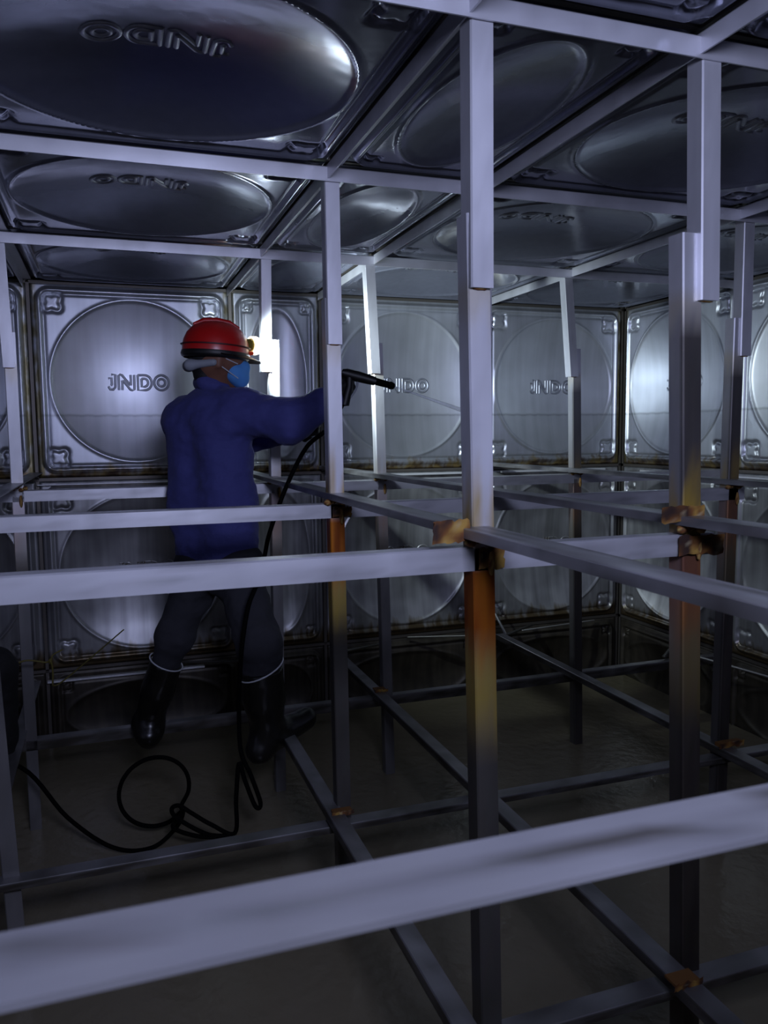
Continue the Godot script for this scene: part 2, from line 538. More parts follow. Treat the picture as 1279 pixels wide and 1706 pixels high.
# key: z, x of the upper bar at the roof and at its foot, x of the lower bar at the roof and the floor, rust 0..2, label
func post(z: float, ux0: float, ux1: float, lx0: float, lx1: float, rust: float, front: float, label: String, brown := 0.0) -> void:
	var cx := lx1
	var o := thing("support_post", label, "post", Vector3(cx, 0, z), "lapped angle posts of the tank")
	var at := Vector3(cx, 0, z)
	var w := 0.045
	var paint_up := func(p: Vector3) -> Color: return steel(p, 0.0)
	var paint_lo := func(p: Vector3) -> Color:
		var c := steel(p, depth_stain(p.y) * (1.0 if rust > 0.9 else 0.78))
		var n_ := fine.get_noise_3d(p.x * 30.0, p.y * 3.0, p.z * 30.0)
		var str_ := clampf(rust, 0.0, 1.0)
		c = c.lerp(Color(0.05, 0.042, 0.036) * (1.0 + 0.6 * n_), brown * (1.0 if p.z > z - 0.0042 else 0.55) * smoothstep(1.97 + 0.03 * n_, 1.92, p.y))  # brown tone with painted shade below the upper bar, heaviest on the front face
		# orange bleeding down below the joint, mustard under it, and a little above it
		var a := smoothstep(1.50, 1.46, p.y) * smoothstep(1.22 + 0.10 * n_, 1.34, p.y)
		var bb := smoothstep(1.42, 1.28, p.y) * smoothstep(1.06, 1.20 + 0.08 * n_, p.y)
		var d := smoothstep(1.66 + 0.12 * n_, 1.54, p.y) * smoothstep(1.48, 1.52, p.y)
		c = c.lerp(Color(0.44, 0.31, 0.05), bb * str_ * 0.85 * (1.0 - 0.8 * brown))
		c = c.lerp(Color(0.62, 0.20, 0.02).lerp(Color(0.26, 0.06, 0.01), clampf(0.5 + n_, 0, 1)), a * str_ * (1.0 - 0.55 * brown))
		c = c.lerp(Color(0.46, 0.31, 0.06), d * str_ * clampf(0.6 + n_ * 1.5, 0, 1))
		# ochre wash just under the foot of the upper bar
		var e := smoothstep(1.90 + 0.08 * n_, 1.97, p.y) * smoothstep(2.02, 1.98, p.y)
		return c.lerp(Color(0.42, 0.36, 0.22), e * 0.5)
	var b := MB.new()
	var dx := lx0 - lx1
	angle(b, Vector3(lx1 - w * 0.5, 0.0, z), Vector3(lx1 + dx * 2.12 / 2.48 - w * 0.5, 2.12, z), Vector3(1, 0, 0), w, Vector3(0, 0, -1), w, 0.004, paint_lo)
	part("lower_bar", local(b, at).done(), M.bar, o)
	b = MB.new()
	angle(b, Vector3(ux1 - w * 0.5, 1.985, z + front), Vector3(ux0 - w * 0.5, 2.488, z + front), Vector3(1, 0, 0), w, Vector3(0, 0, -1), w, 0.004, paint_up)
	part("upper_bar", local(b, at).done(), M.bar, o)
	# welds at the foot of the lap
	b = MB.new()
	var lw := MB.new()
	lump(lw, Vector3(ux1, 1.984, z + 0.002), Vector3(0.017, 0.0022, 0.004), int(z * 10.0 + ux1 * 7.0))
	part("weld_bead", local(lw, at).done(), M.rust, o)
	if rust > 0.0:
		var xm: float = lerpf(lx1, lx0, 0.6)
		b = MB.new()
		for k in 5:
			lump(b, Vector3(xm - 0.03 + 0.015 * k, 1.512 + 0.006 * ((k * 7) % 3), z + 0.006 + 0.004 * (k % 2)), Vector3(0.013, 0.010, 0.010) * (0.7 + 0.3 * rust), k * 13 + int(z * 100.0))
		lump(b, Vector3(xm + 0.012, 1.468, z + 0.008), Vector3(0.007, 0.024, 0.006), 77)
		part("weld_bead", local(b, at).done(), M.rust, o)

func tie(called: String, label: String, cat: String, p0: Vector3, p1: Vector3, fa: Vector3, wa: float, fb: Vector3, wb: float, stain_shade: Callable, group: String) -> MeshInstance3D:
	var b := MB.new()
	var c := (p0 + p1) * 0.5
	angle(b, p0, p1, fa, wa, fb, wb, 0.004, func(p: Vector3) -> Color: return steel(p, stain_shade.call(p)))
	var o := part(called, local(b, c).done(), M.bar, self, c)
	tag(o, label, cat, group)
	return o

func gusset(label: String, c: Vector3, s: Vector3, seed_: int) -> void:
	var b := MB.new()
	# a plate cut into cells so that the rust shows in patches, with ragged edges
	var nx := 10
	var ny := 5
	var front := []
	for j in ny + 1:
		for i in nx + 1:
			var x := (float(i) / nx - 0.5) * s.x
			var y := (float(j) / ny - 0.5) * s.y
			var rag := 0.006 * fine.get_noise_2d(i * 1.7 + seed_, j * 2.3) if i in [0, nx] or j in [0, ny] else 0.0
			var p := c + Vector3(x + rag, y + rag * 1.4, s.z * 0.5 + 0.003 * fine.get_noise_2d(i * 1.3 + seed_, j * 1.9))
			b.vert(p, Vector3(0.1 * fine.get_noise_2d(i * 2.0, j * 2.0 + seed_), 0.1 * fine.get_noise_2d(i * 2.0 + 5.0, j * 2.0), 1.0).normalized(), Vector2.ZERO, rust_paint(p))
	for j in ny:
		for i in nx:
			var a := j * (nx + 1) + i
			b.quad(a, a + 1, a + nx + 2, a + nx + 1)
	b.box(c - Vector3(0, 0, 0.002), s - Vector3(0.008, 0.008, 0.002), Basis.IDENTITY, Color(0.14, 0.06, 0.015))
	var o := part("gusset_plate", local(b, c).done(), M.rust, self, c)
	tag(o, label, "plate", "rusted plates at the frame joints")

func stay(label: String, a: Vector3, d: Vector3, r: float) -> void:
	var b := MB.new()
	var c := (a + d) * 0.5
	var n_ := 8
	var pts := []
	for k in n_ + 1: pts.push_back(a.lerp(d, float(k) / n_) - c)
	b.tube(pts, r, 6, Color(0.38, 0.37, 0.36) if label.begins_with("bright") or label.contains("steep") else Color(0.10, 0.095, 0.09), 0.45)
	tag(part("stay", b.done(), M.bar, self, c), label, "stay", "stays from the low frame to the walls")

func build_frame() -> void:
	var clean := func(_p: Vector3) -> float: return 0.0
	var mid := func(p: Vector3) -> float: return 0.10 + 0.25 * clampf(fine.get_noise_3d(p.x * 5.0, p.y * 40.0, p.z * 12.0) * 2.0, 0, 1)
	var walk := func(p: Vector3) -> float: return 0.70 + 0.40 * fine.get_noise_3d(p.x * 34.0, p.y * 60.0, p.z * 3.0) + 0.15 * fine.get_noise_3d(p.x * 9.0, p.y * 9.0, p.z * 9.0)
	var low := func(p: Vector3) -> float: return (0.78 if p.y > 0.496 and p.y < 0.503 or p.y > 0.541 else 0.94) + 0.22 * fine.get_noise_3d(p.x * 6.0, p.y * 30.0, p.z * 6.0)  # tops lighter, upright faces darker: lit and shaded sides painted into the tone
	var X := Vector3(1, 0, 0)
	var Y := Vector3(0, 1, 0)
	var Z := Vector3(0, 0, 1)
	# posts
	post(3.02, 0.008, 0.011, -0.001, 0.053, 1.0, 0.012, "nearest post left of centre, orange rust streaking below its middle joint")
	post(2.06, -0.004, -0.002, -0.008, 0.011, 1.0, 0.010, "post beside the man's outstretched hand, rusty below its middle joint")
	post(0.987, 0.006, -0.003, 0.035, 0.018, 0.3, 0.010, "thin far post just right of the headlamp, glaring white beside the lamp")
	post(0.987, 0.463, 0.486, 0.493, 0.544, 0.3, 0.010, "thin far post standing behind the nozzle of the black spray lance")
	post(2.06, 0.492, 0.494, 0.482, 0.518, 0.6, 0.010, "post hidden directly behind the nearest post")
	post(3.02, 0.513, 0.528, 0.478, 0.558, 1.0, 0.014, "right-hand near post with painted shade on its brown lower bar and rusted brackets", 0.92)
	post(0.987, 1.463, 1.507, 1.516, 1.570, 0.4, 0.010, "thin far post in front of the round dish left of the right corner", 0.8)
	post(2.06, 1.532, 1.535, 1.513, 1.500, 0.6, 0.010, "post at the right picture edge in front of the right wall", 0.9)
	post(0.987, -1.015, -1.001, -0.995, -0.996, 0.2, 0.010, "slightly leaning post at the left picture edge")
	post(2.06, -1.0, -1.0, -1.025, -0.942, 0.4, 0.010, "post at the left edge, only its foot showing by the low frame")
	# roof bars along x, then along z
	var rl := ["roof bar across the picture nearest the back wall", "roof bar across the picture in the middle of three", "roof bar across the upper right corner, nearest of three"]
	for k in 3:
		tie("roof_bar", rl[k], "bar", Vector3(-2.0, 2.492, ZN[k + 1] + 0.02), Vector3(2.5, 2.492, ZN[k + 1] + 0.02), -Z, 0.04, -Y, 0.042, clean, "roof bars running across")
	tie("roof_bar", "roof bar across the tank above the camera", "bar", Vector3(-2.0, 2.492, 4.02), Vector3(2.5, 2.492, 4.02), -Z, 0.04, -Y, 0.042, clean, "roof bars running across")
	var rz := ["roof bar running to the back wall over the left post", "roof bar running to the back wall above the man's hand", "roof bar running to the back wall behind the nearest post's top", "roof bar running to the back wall towards the right corner"]
	for k in 4:
		tie("roof_bar", rz[k], "bar", Vector3(XN[k + 1] - 0.02, 2.499, 0.02), Vector3(XN[k + 1] - 0.02, 2.499, 5.0), X, 0.042, -Y, 0.042, clean, "roof bars running away")
	# middle frame
	tie("tie_bar", "waist-high bar along the back wall behind the man", "bar", Vector3(-2.0, 1.510, 0.987), Vector3(2.5, 1.510, 0.987), -Z, 0.04, -Y, 0.045, mid, "waist-high bars running across")
	tie("tie_bar", "waist-high bar crossing the man's jacket, upper of the two", "bar", Vector3(-2.0, 1.508, 2.06), Vector3(1.56, 1.508, 2.06), -Z, 0.04, -Y, 0.045, mid, "waist-high bars running across")
	tie("tie_bar", "waist-high bar crossing the man's hips, lower of the two", "bar", Vector3(-2.0, 1.500, 3.02), Vector3(0.57, 1.500, 3.02), -Z, 0.04, -Y, 0.046, mid, "waist-high bars running across")
	tie("tie_bar", "broad blurred dirt-streaked bar slanting across the foreground", "bar", Vector3(-2.0, 1.500, 4.014), Vector3(2.5, 1.500, 4.014), Z, 0.052, -Y, 0.032, func(p: Vector3) -> float: return 0.60 + 0.4 * clampf(fine.get_noise_3d(p.x * 6.0, 3.0, p.z * 38.0) * 2.4 - 0.15, 0, 1) * smoothstep(4.016, 4.03, p.z) * smoothstep(4.064, 4.05, p.z), "waist-high bars running across")
	var bl := ["waist-high bar running away at the far left", "waist-high bar running from the man's hand past the nearest post to the lower right", "waist-high bar running back behind the nearest post to the rusted right-hand joint", "waist-high bar running back in front of the right corner"]
	for k in 4:
		tie("cross_bar", bl[k], "bar", Vector3(XN[k + 1] - 0.03, 1.540, 0.02), Vector3(XN[k + 1] - 0.03, 1.540, 5.0), X, 0.060, -Y, 0.019, walk, "waist-high bars running away")
	# low frame
	tie("tie_bar", "dim low bar by the back wall under the man's rear boot", "bar", Vector3(-2.0, 0.500, 0.987), Vector3(2.5, 0.500, 0.987), -Z, 0.04, -Y, 0.045, low, "low bars running across")
	tie("tie_bar", "dim low bar crossing below the hose coil", "bar", Vector3(-2.0, 0.500, 2.095), Vector3(2.5, 0.500, 2.095), -Z, 0.050, -Y, 0.022, low, "low bars running across")
	tie("tie_bar", "dim low bar at the lower right, under the foreground bar", "bar", Vector3(-2.0, 0.500, 3.055), Vector3(2.5, 0.500, 3.055), -Z, 0.050, -Y, 0.022, low, "low bars running across")
	var ll := ["dim low bar running away at the far left", "dim low bar running away from the man's front boot", "dim low bar running away between the two rusty posts", "dim low bar running away at the right"]
	for k in 4:
		tie("cross_bar", ll[k], "bar", Vector3(XN[k + 1] - 0.055, 0.545, 0.30), Vector3(XN[k + 1] - 0.055, 0.545, 5.0), X, 0.048, -Y, 0.030, low, "low bars running away")
	# stays between the low frame and the walls
	stay("thin steep stay beside the orange-streaked post", Vector3(1.5, 0.54, 0.32), Vector3(1.44, 0.86, 0.02), 0.010)
	stay("flat stay from the low frame to the back wall under the third dish", Vector3(1.5, 0.54, 0.32), Vector3(1.84, 0.50, 0.02), 0.014)
	stay("flat stay left of the orange-streaked post", Vector3(1.5, 0.54, 0.32), Vector3(1.0, 0.50, 0.02), 0.012)
	stay("steep stay seen between the man and the hand-side post", Vector3(0.0, 0.54, 0.32), Vector3(-0.05, 0.9, 0.02), 0.010)
	stay("flat stay right of the hand-side post by the back wall", Vector3(0.5, 0.54, 0.32), Vector3(0.85, 0.48, 0.02), 0.014)
	stay("flat stay between the man's legs by the back wall", Vector3(0.0, 0.54, 0.32), Vector3(-0.45, 0.50, 0.02), 0.012)
	stay("bright thin stay near the right corner", Vector3(1.62, 0.55, 0.30), Vector3(2.3, 0.49, 0.02), 0.010)
	stay("flat stay to the right wall behind the right-hand near post", Vector3(2.1, 0.52, 0.97), Vector3(2.49, 0.50, 0.62), 0.014)
	stay("bright thin stay along the right wall at the picture edge", Vector3(2.2, 0.54, 0.99), Vector3(2.49, 0.5, 1.9), 0.010)
	# rusted plates
	gusset("rusty plate on the bar at the nearest post", Vector3(-0.055, 1.535, 3.035), Vector3(0.075, 0.042, 0.006), 3)
	gusset("rusty plate below the bar at the nearest post", Vector3(0.033, 1.478, 3.026), Vector3(0.055, 0.040, 0.006), 8)
	gusset("rusty plate on the bar at the right-hand near post", Vector3(0.475, 1.545, 3.03), Vector3(0.105, 0.034, 0.006), 14)
	gusset("rusty plate below the bar at the right-hand near post", Vector3(0.525, 1.478, 3.03), Vector3(0.115, 0.042, 0.006), 19)
	gusset("small pale plate on the low joint behind the lance", Vector3(0.478, 0.552, 1.03), Vector3(0.06, 0.012, 0.05), 31)
	gusset("small rusty plate on the low joint under the man's front boot", Vector3(-0.012, 0.548, 2.10), Vector3(0.07, 0.016, 0.03), 37)
	gusset("small rusty plate on the low joint at the right picture edge", Vector3(1.49, 0.556, 2.10), Vector3(0.11, 0.022, 0.03), 41)
	gusset("small rusty plate on the low joint at the lower right", Vector3(0.46, 0.552, 3.09), Vector3(0.07, 0.014, 0.04), 43)
	gusset("small rusty plate below the bar by the man's hand", Vector3(0.012, 1.483, 2.067), Vector3(0.06, 0.032, 0.005), 25)

# ------------------------------------------------------------------ bodies: tapered capsules joined smoothly, meshed as surface nets
# bones: [a, b, ra, rb]
func nets(mb: MB, bones: Array, cell: float, k: float, wob: float, col := Color.WHITE, cut = null) -> void:
	var lo := Vector3(1e9, 1e9, 1e9)
	var hi := -lo
	for q in bones:
		var r: float = maxf(q[2], q[3]) + 2.5 / k + cell * 2.0
		for e in [q[0], q[1]]:
			lo = lo.min(e - Vector3.ONE * r); hi = hi.max(e + Vector3.ONE * r)
	var nx := int((hi.x - lo.x) / cell) + 2
	var ny := int((hi.y - lo.y) / cell) + 2
	var nz := int((hi.z - lo.z) / cell) + 2
	var acc := PackedFloat32Array()
	acc.resize(nx * ny * nz)
	for q in bones:
		var a: Vector3 = q[0]
		var d: Vector3 = q[1] - q[0]
		var dd := maxf(d.length_squared(), 1e-9)
		var r: float = maxf(q[2], q[3]) + 2.5 / k + cell
		var l := (a.min(q[1]) - Vector3.ONE * r - lo) / cell
		var h := (a.max(q[1]) + Vector3.ONE * r - lo) / cell
		for z in range(max(0, int(l.z)), min(nz - 1, int(h.z)) + 1):
			for y in range(max(0, int(l.y)), min(ny - 1, int(h.y)) + 1):
				var row := (z * ny + y) * nx
				for x in range(max(0, int(l.x)), min(nx - 1, int(h.x)) + 1):
					var p := lo + Vector3(x, y, z) * cell - a
					var t := clampf(p.dot(d) / dd, 0.0, 1.0)
					var dist := (p - d * t).length() - lerpf(q[2], q[3], t)
					acc[row + x] += exp(-k * maxf(dist, -0.3))
	for z in nz:
		for y in ny:
			for x in nx:
				var i := (z * ny + y) * nx + x
				var f := 0.2
				if acc[i] > 1e-12:
					f = minf(-log(acc[i]) / k, 0.2)
					var p := lo + Vector3(x, y, z) * cell
					if wob > 0.0 and absf(f) < 0.05:
						f += wob * fine.get_noise_3d(p.x * 7.0, p.y * 9.0, p.z * 7.0)
					if cut != null:
						f = cut.call(p, f)
				acc[i] = f
	var made := PackedInt32Array()
	made.resize(nx * ny * nz)
	made.fill(-1)
	var st := [1, nx, nx * ny]
	for z in range(0, nz - 1):
		for y in range(0, ny - 1):
			for x in range(0, nx - 1):
				var i := (z * ny + y) * nx + x
				var f0 := acc[i]
				if absf(f0) > cell * 3.0: continue
				var mask := 0
				for c in 8:
					if acc[i + (c & 1) + ((c >> 1) & 1) * nx + (c >> 2) * nx * ny] < 0.0: mask |= 1 << c
				if mask == 0 or mask == 255: continue
				var s := Vector3.ZERO
				var cnt := 0
				for c in 8:
					for ax in 3:
						if c & (1 << ax): continue
						var e := c | (1 << ax)
						if ((mask >> c) & 1) == ((mask >> e) & 1): continue
						var fa := acc[i + (c & 1) + ((c >> 1) & 1) * nx + (c >> 2) * nx * ny]
						var fb := acc[i + (e & 1) + ((e >> 1) & 1) * nx + (e >> 2) * nx * ny]
						var p := Vector3(c & 1, (c >> 1) & 1, c >> 2)
						p[ax] += fa / (fa - fb)
						s += p
						cnt += 1
				s /= cnt
				var g := Vector3.ZERO
				for c in 8:
					var fv := acc[i + (c & 1) + ((c >> 1) & 1) * nx + (c >> 2) * nx * ny]
					var wx := s.x if c & 1 else 1.0 - s.x
					var wy := s.y if c & 2 else 1.0 - s.y
					var wz := s.z if c & 4 else 1.0 - s.z
					g += Vector3((1.0 if c & 1 else -1.0) * wy * wz, (1.0 if c & 2 else -1.0) * wx * wz, (1.0 if c & 4 else -1.0) * wx * wy) * fv
				var wp := lo + (Vector3(x, y, z) + s) * cell
				made[i] = mb.vert(wp, g.normalized(), Vector2(wp.x, wp.y), col)
	for z in range(1, nz - 1):
		for y in range(1, ny - 1):
			for x in range(1, nx - 1):
				var i := (z * ny + y) * nx + x
				var f0 := acc[i]
				if absf(f0) > cell * 3.0: continue
				for ax in 3:
					if (f0 < 0.0) == (acc[i + st[ax]] < 0.0): continue
					var u: int = st[(ax + 1) % 3]
					var w: int = st[(ax + 2) % 3]
					var q0 := made[i]
					var q1 := made[i - u]
					var q2 := made[i - u - w]
					var q3 := made[i - w]
					if q0 >= 0 and q1 >= 0 and q2 >= 0 and q3 >= 0: mb.quad(q0, q1, q2, q3)

func catmull(p: Array, n_: int) -> Array:
	var out := []
	for k in p.size() - 1:
		var a: Vector3 = p[max(k - 1, 0)]
		var b: Vector3 = p[k]
		var c: Vector3 = p[k + 1]
		var d: Vector3 = p[min(k + 2, p.size() - 1)]
		for i in n_:
			out.push_back(b.cubic_interpolate(c, a, d, float(i) / n_))
	out.push_back(p[-1])
	return out

func build_person() -> void:
	var at := Vector3(-0.25, 0.5, 1.2)
	var o := thing("person", "man in a navy jacket and dark trousers spraying the tank wall, seen from behind", "person", at)
	var V := func(x: float, y: float, z: float) -> Vector3: return Vector3(x, y, z)
	# joints
	var head := Vector3(-0.222, 2.018, 1.150)
	var neck := Vector3(-0.250, 1.925, 1.135)
	var chest := Vector3(-0.275, 1.72, 1.135)
	var waist := Vector3(-0.258, 1.42, 1.165)
	var pelvis := Vector3(-0.250, 1.25, 1.19)
	var rs := Vector3(-0.155, 1.815, 1.270)
	var re := Vector3(0.005, 1.764, 1.420)
	var rw := Vector3(0.150, 1.850, 1.435)
	var ls := Vector3(-0.338, 1.790, 1.005)
	var le := Vector3(-0.140, 1.690, 0.930)
	var lw := Vector3(0.060, 1.735, 1.130)
	var rh := Vector3(-0.195, 1.20, 1.262)
	var rk := Vector3(-0.146, 0.935, 1.455)
	var ra := Vector3(-0.114, 0.575, 1.415)
	var lh := Vector3(-0.310, 1.20, 1.125)
	var lk := Vector3(-0.435, 0.910, 1.143)
	var la := Vector3(-0.543, 0.535, 1.043)
	var F := Vector3(1, 0, -0.05).normalized()           # the way the face looks
	var Rt := Vector3(0.05, 0, 1).normalized()           # his right, towards the camera
	var side := Vector3(0.6, 0, 0.8)
	# continuous body under the clothes, head and hands included
	var b := MB.new()
	nets(b, [[neck + Vector3(0.0, -0.05, 0), chest, 0.055, 0.075], [chest - side * 0.06, waist - side * 0.05, 0.06, 0.06], [chest + side * 0.06, waist + side * 0.05, 0.06, 0.06], [waist, pelvis, 0.075, 0.075],
		[chest + side * 0.03 + Vector3(0, 0.05, 0), rs, 0.05, 0.038], [rs, re, 0.038, 0.030], [re, rw, 0.032, 0.026], [chest - side * 0.03 + Vector3(0, 0.05, 0), ls, 0.05, 0.038], [ls, le, 0.038, 0.030], [le, lw, 0.032, 0.026],
		[pelvis, rh, 0.065, 0.055], [rh, rk, 0.055, 0.040], [rk, ra, 0.038, 0.030], [pelvis, lh, 0.065, 0.055], [lh, lk, 0.055, 0.040], [lk, la, 0.038, 0.030]], 0.014, 45.0, 0.0)
	nets(b, [[neck + Vector3(0, -0.06, 0), head - Vector3(0.01, 0.05, 0), 0.052, 0.052],
		[head - F * 0.02, head - F * 0.025 + Vector3(0, 0.02, 0), 0.085, 0.08], [head + F * 0.03 + Vector3(0, 0.02, 0), head + F * 0.03, 0.072, 0.072],
		[head + F * 0.02 - Vector3(0, 0.05, 0), head + F * 0.055 - Vector3(0, 0.085, 0), 0.052, 0.030],
		[head + F * 0.085 - Vector3(0, 0.0, 0), head + F * 0.105 - Vector3(0, 0.035, 0), 0.010, 0.015],
		[head + F * 0.084 - Vector3(0, 0.066, 0) - Rt * 0.018, head + F * 0.084 - Vector3(0, 0.066, 0) + Rt * 0.018, 0.010, 0.010],
		[head + Rt * 0.076 - F * 0.012 + Vector3(0, 0.012, 0), head + Rt * 0.080 - F * 0.018 - Vector3(0, 0.03, 0), 0.013, 0.010],
		[head - Rt * 0.076 - F * 0.012 + Vector3(0, 0.012, 0), head - Rt * 0.080 - F * 0.018 - Vector3(0, 0.03, 0), 0.013, 0.010]], 0.005, 110.0, 0.0)
	var body := part("body", local(b, at).done(), M.skin, o)
	for s in [-1.0, 1.0]:
		b = MB.new()
		b.lathe(head + F * 0.083 + Rt * 0.030 * s + Vector3(0, 0.008, 0), Basis(Rt, F, Vector3.UP), [[0.0, 0.010], [0.007, 0.0085], [0.011, 0.004], [0.012, -0.004]], 12)
		part("eye", local(b, at).done(), M.eye, body)
	b = MB.new()
	nets(b, [[head - F * 0.055 + Vector3(0, -0.01, 0), head - F * 0.060 - Vector3(0, 0.062, 0), 0.060, 0.042], [head - F * 0.02 + Vector3(0, 0.03, 0), head + Vector3(0, 0.04, 0), 0.083, 0.075]], 0.006, 80.0, 0.004)
	part("hair", local(b, at).done(), M.hair, body)
	# jacket
	b = MB.new()
	var hem := func(p: Vector3, f: float) -> float: return maxf(f, 1.172 + 0.01 * sin(p.x * 20.0) - p.y)
	nets(b, [[chest - side * 0.085 + Vector3(0, 0.03, 0), waist - side * 0.085, 0.112, 0.112], [chest + side * 0.085 + Vector3(0, 0.03, 0), waist + side * 0.075, 0.112, 0.108],
		[waist - side * 0.085, pelvis - side * 0.07 - Vector3(0, 0.16, 0), 0.112, 0.118], [waist + side * 0.075, pelvis + side * 0.07 - Vector3(0, 0.16, 0), 0.108, 0.118],
		[chest + side * 0.03 + Vector3(0, 0.06, 0), rs - Vector3(0, 0.012, 0), 0.09, 0.072], [chest - side * 0.04 + Vector3(0, 0.05, 0), ls - Vector3(0, 0.012, 0), 0.09, 0.075],
		[neck - Vector3(0, 0.03, 0), neck - Vector3(0, 0.08, 0) - F * 0.01, 0.058, 0.085],
		[rs, re, 0.084, 0.068], [re, rw, 0.068, 0.052], [ls, le, 0.082, 0.070], [le, lw, 0.066, 0.050]], 0.010, 45.0, 0.012, Color.WHITE, hem)
	var jk := part("jacket", local(b, at).done(), M.jacket, o)
	b = MB.new()
	nets(b, [[neck - F * 0.035 + Vector3(0, 0.0, 0.03), neck - F * 0.04 + Vector3(0, 0.0, -0.03), 0.032, 0.032], [neck + Rt * 0.045 + Vector3(0, -0.012, 0), neck + Rt * 0.04 + F * 0.04 - Vector3(0, 0.025, 0), 0.028, 0.024], [neck - Rt * 0.045 + Vector3(0, -0.012, 0), neck - Rt * 0.04 + F * 0.04 - Vector3(0, 0.025, 0), 0.028, 0.024]], 0.007, 70.0, 0.003)
	part("collar", local(b, at).done(), M.jacket, jk)
	# trousers
	b = MB.new()
	nets(b, [[pelvis - side * 0.05 - Vector3(0, 0.06, 0), lh, 0.092, 0.095], [pelvis + side * 0.05 - Vector3(0, 0.06, 0), rh, 0.092, 0.095], [rh, rk, 0.100, 0.075], [rk, rk.lerp(ra, 0.45), 0.072, 0.074], [lh, lk, 0.100, 0.066], [lk, lk.lerp(la, 0.45), 0.064, 0.056]], 0.011, 45.0, 0.014)
	part("trousers", local(b, at).done(), M.trousers, o)
	# rubber boots: shaft, foot, sole, pale rim
	for q in [[rk, ra, Vector3(0.86, 0.27, -0.43), 0.18, 1.0], [lk, la, Vector3(0.05, -0.25, -0.95), -0.12, 0.80]]:
		var kk: Vector3 = q[0]
		var aa: Vector3 = q[1]
		var fd: Vector3 = q[2].normalized()
		var heel: Vector3 = aa - Vector3(0, 0.055, 0) - fd * 0.045
		var toe: Vector3 = aa - Vector3(0, 0.058, 0) + fd * 0.20
		b = MB.new()
		var wd: float = q[4]
		nets(b, [[kk.lerp(aa, 0.30), kk.lerp(aa, 0.62), 0.082 * wd, 0.074 * wd], [kk.lerp(aa, 0.62), aa, 0.074 * wd, 0.056], [aa, heel, 0.052, 0.044], [aa - Vector3(0, 0.02, 0), toe, 0.050, 0.036], [heel, toe, 0.040, 0.036]], 0.009, 70.0, 0.004, Color.WHITE, func(p: Vector3, f: float) -> float: return maxf(f, -(p - kk.lerp(aa, 0.28)).dot((aa - kk).normalized())))
		var bt := part("rubber_boot", local(b, at).done(), M.boot, o)
		b = MB.new()
		var ax := (aa - kk).normalized()
		var e1 := ax.cross(Vector3(0, 0, 1)).normalized()
		var e2 := ax.cross(e1)
		var ring := []
		for k in 25: ring.push_back(kk.lerp(aa, 0.285) + (e1 * cos(TAU * k / 24.0) + e2 * sin(TAU * k / 24.0)) * 0.083 * wd + Vector3(0, 0.028, 0) * cos(TAU * k / 24.0) * (-1.0 if wd > 0.9 else 0.3))
		b.tube(ring, 0.0032, 6)
		part("boot_rim", local(b, at).done(), M.white, bt)
		b = MB.new()
		nets(b, [[heel - Vector3(0, 0.03, 0), toe - Vector3(0, 0.022, 0), 0.020, 0.018]], 0.006, 90.0, 0.0)
		part("boot_sole", local(b, at).done(), M.sole, bt)
	# gloved hands: palm, four bent fingers, thumb
	for q in [[rw, Vector3(0.75, 0.55, 0.05), Vector3(0.35, -0.1, 0.93), "right"], [lw, Vector3(0.9, 0.3, 0.25), Vector3(0.2, 0.3, -0.93), "left"]]:
		var w0: Vector3 = q[0]
		var d: Vector3 = q[1].normalized()
		var back: Vector3 = (q[2] - d * q[2].dot(d)).normalized()     # out of the back of the hand
		var acr := d.cross(back).normalized()                         # towards the thumb
		if q[3] == "left": acr = -acr
		var bones := [[w0 - d * 0.03, w0 + d * 0.02, 0.026, 0.026]]
		for k in 4:
			var s: float = (1.5 - k) * 0.020
			var ln: float = [0.040, 0.045, 0.042, 0.034][k]
			var kn: Vector3 = w0 + d * (0.085 - 0.004 * absf(k - 1.2)) + acr * s
			bones.push_back([w0 + d * 0.015 + acr * s * 0.7, kn, 0.016, 0.0125])
			var j1 := kn + (d * 0.75 - back * 0.65) * ln
			var j2 := j1 + (-d * 0.25 - back * 0.95) * ln * 0.68
			var j3 := j2 + (-d * 0.9 - back * 0.2) * ln * 0.5
			bones.append_array([[kn, j1, 0.0105, 0.0098], [j1, j2, 0.0098, 0.0092], [j2, j3, 0.0092, 0.0080]])
		var t0 := w0 + d * 0.025 + acr * 0.028
		var t1 := t0 + (d * 0.6 + acr * 0.55 - back * 0.4) * 0.042
		bones.append_array([[w0 + d * 0.02 + acr * 0.01, t0, 0.018, 0.014], [t0, t1, 0.0135, 0.011], [t1, t1 + (d * 0.7 - back * 0.6 - acr * 0.2) * 0.032, 0.011, 0.009]])
		b = MB.new()
		nets(b, bones, 0.0035, 260.0, 0.0)
		part("glove", local(b, at).done(), M.glove, o)
	# face mask with ear loops
	b = MB.new()
	nets(b, [[head + F * 0.088 - Vector3(0, 0.030, 0) - Rt * 0.020, head + F * 0.088 - Vector3(0, 0.030, 0) + Rt * 0.020, 0.030, 0.030], [head + F * 0.078 - Vector3(0, 0.075, 0) - Rt * 0.022, head + F * 0.078 - Vector3(0, 0.075, 0) + Rt * 0.022, 0.036, 0.036],
		[head + F * 0.050 - Vector3(0, 0.055, 0) - Rt * 0.040, head + F * 0.050 - Vector3(0, 0.055, 0) + Rt * 0.040, 0.036, 0.036]], 0.005, 110.0, 0.002)
	var mk := part("face_mask", local(b, at).done(), M.mask, o)
	b = MB.new()
	for dy in [[-0.022, 0.012], [-0.078, -0.026]]:
		b.tube(catmull([head + F * 0.060 + Rt * 0.070 + Vector3(0, dy[0], 0), head + F * 0.025 + Rt * 0.081 + Vector3(0, (dy[0] + dy[1]) * 0.5 - 0.004, 0), head - F * 0.018 + Rt * 0.085 + Vector3(0, dy[1], 0)], 5), 0.0022, 6)
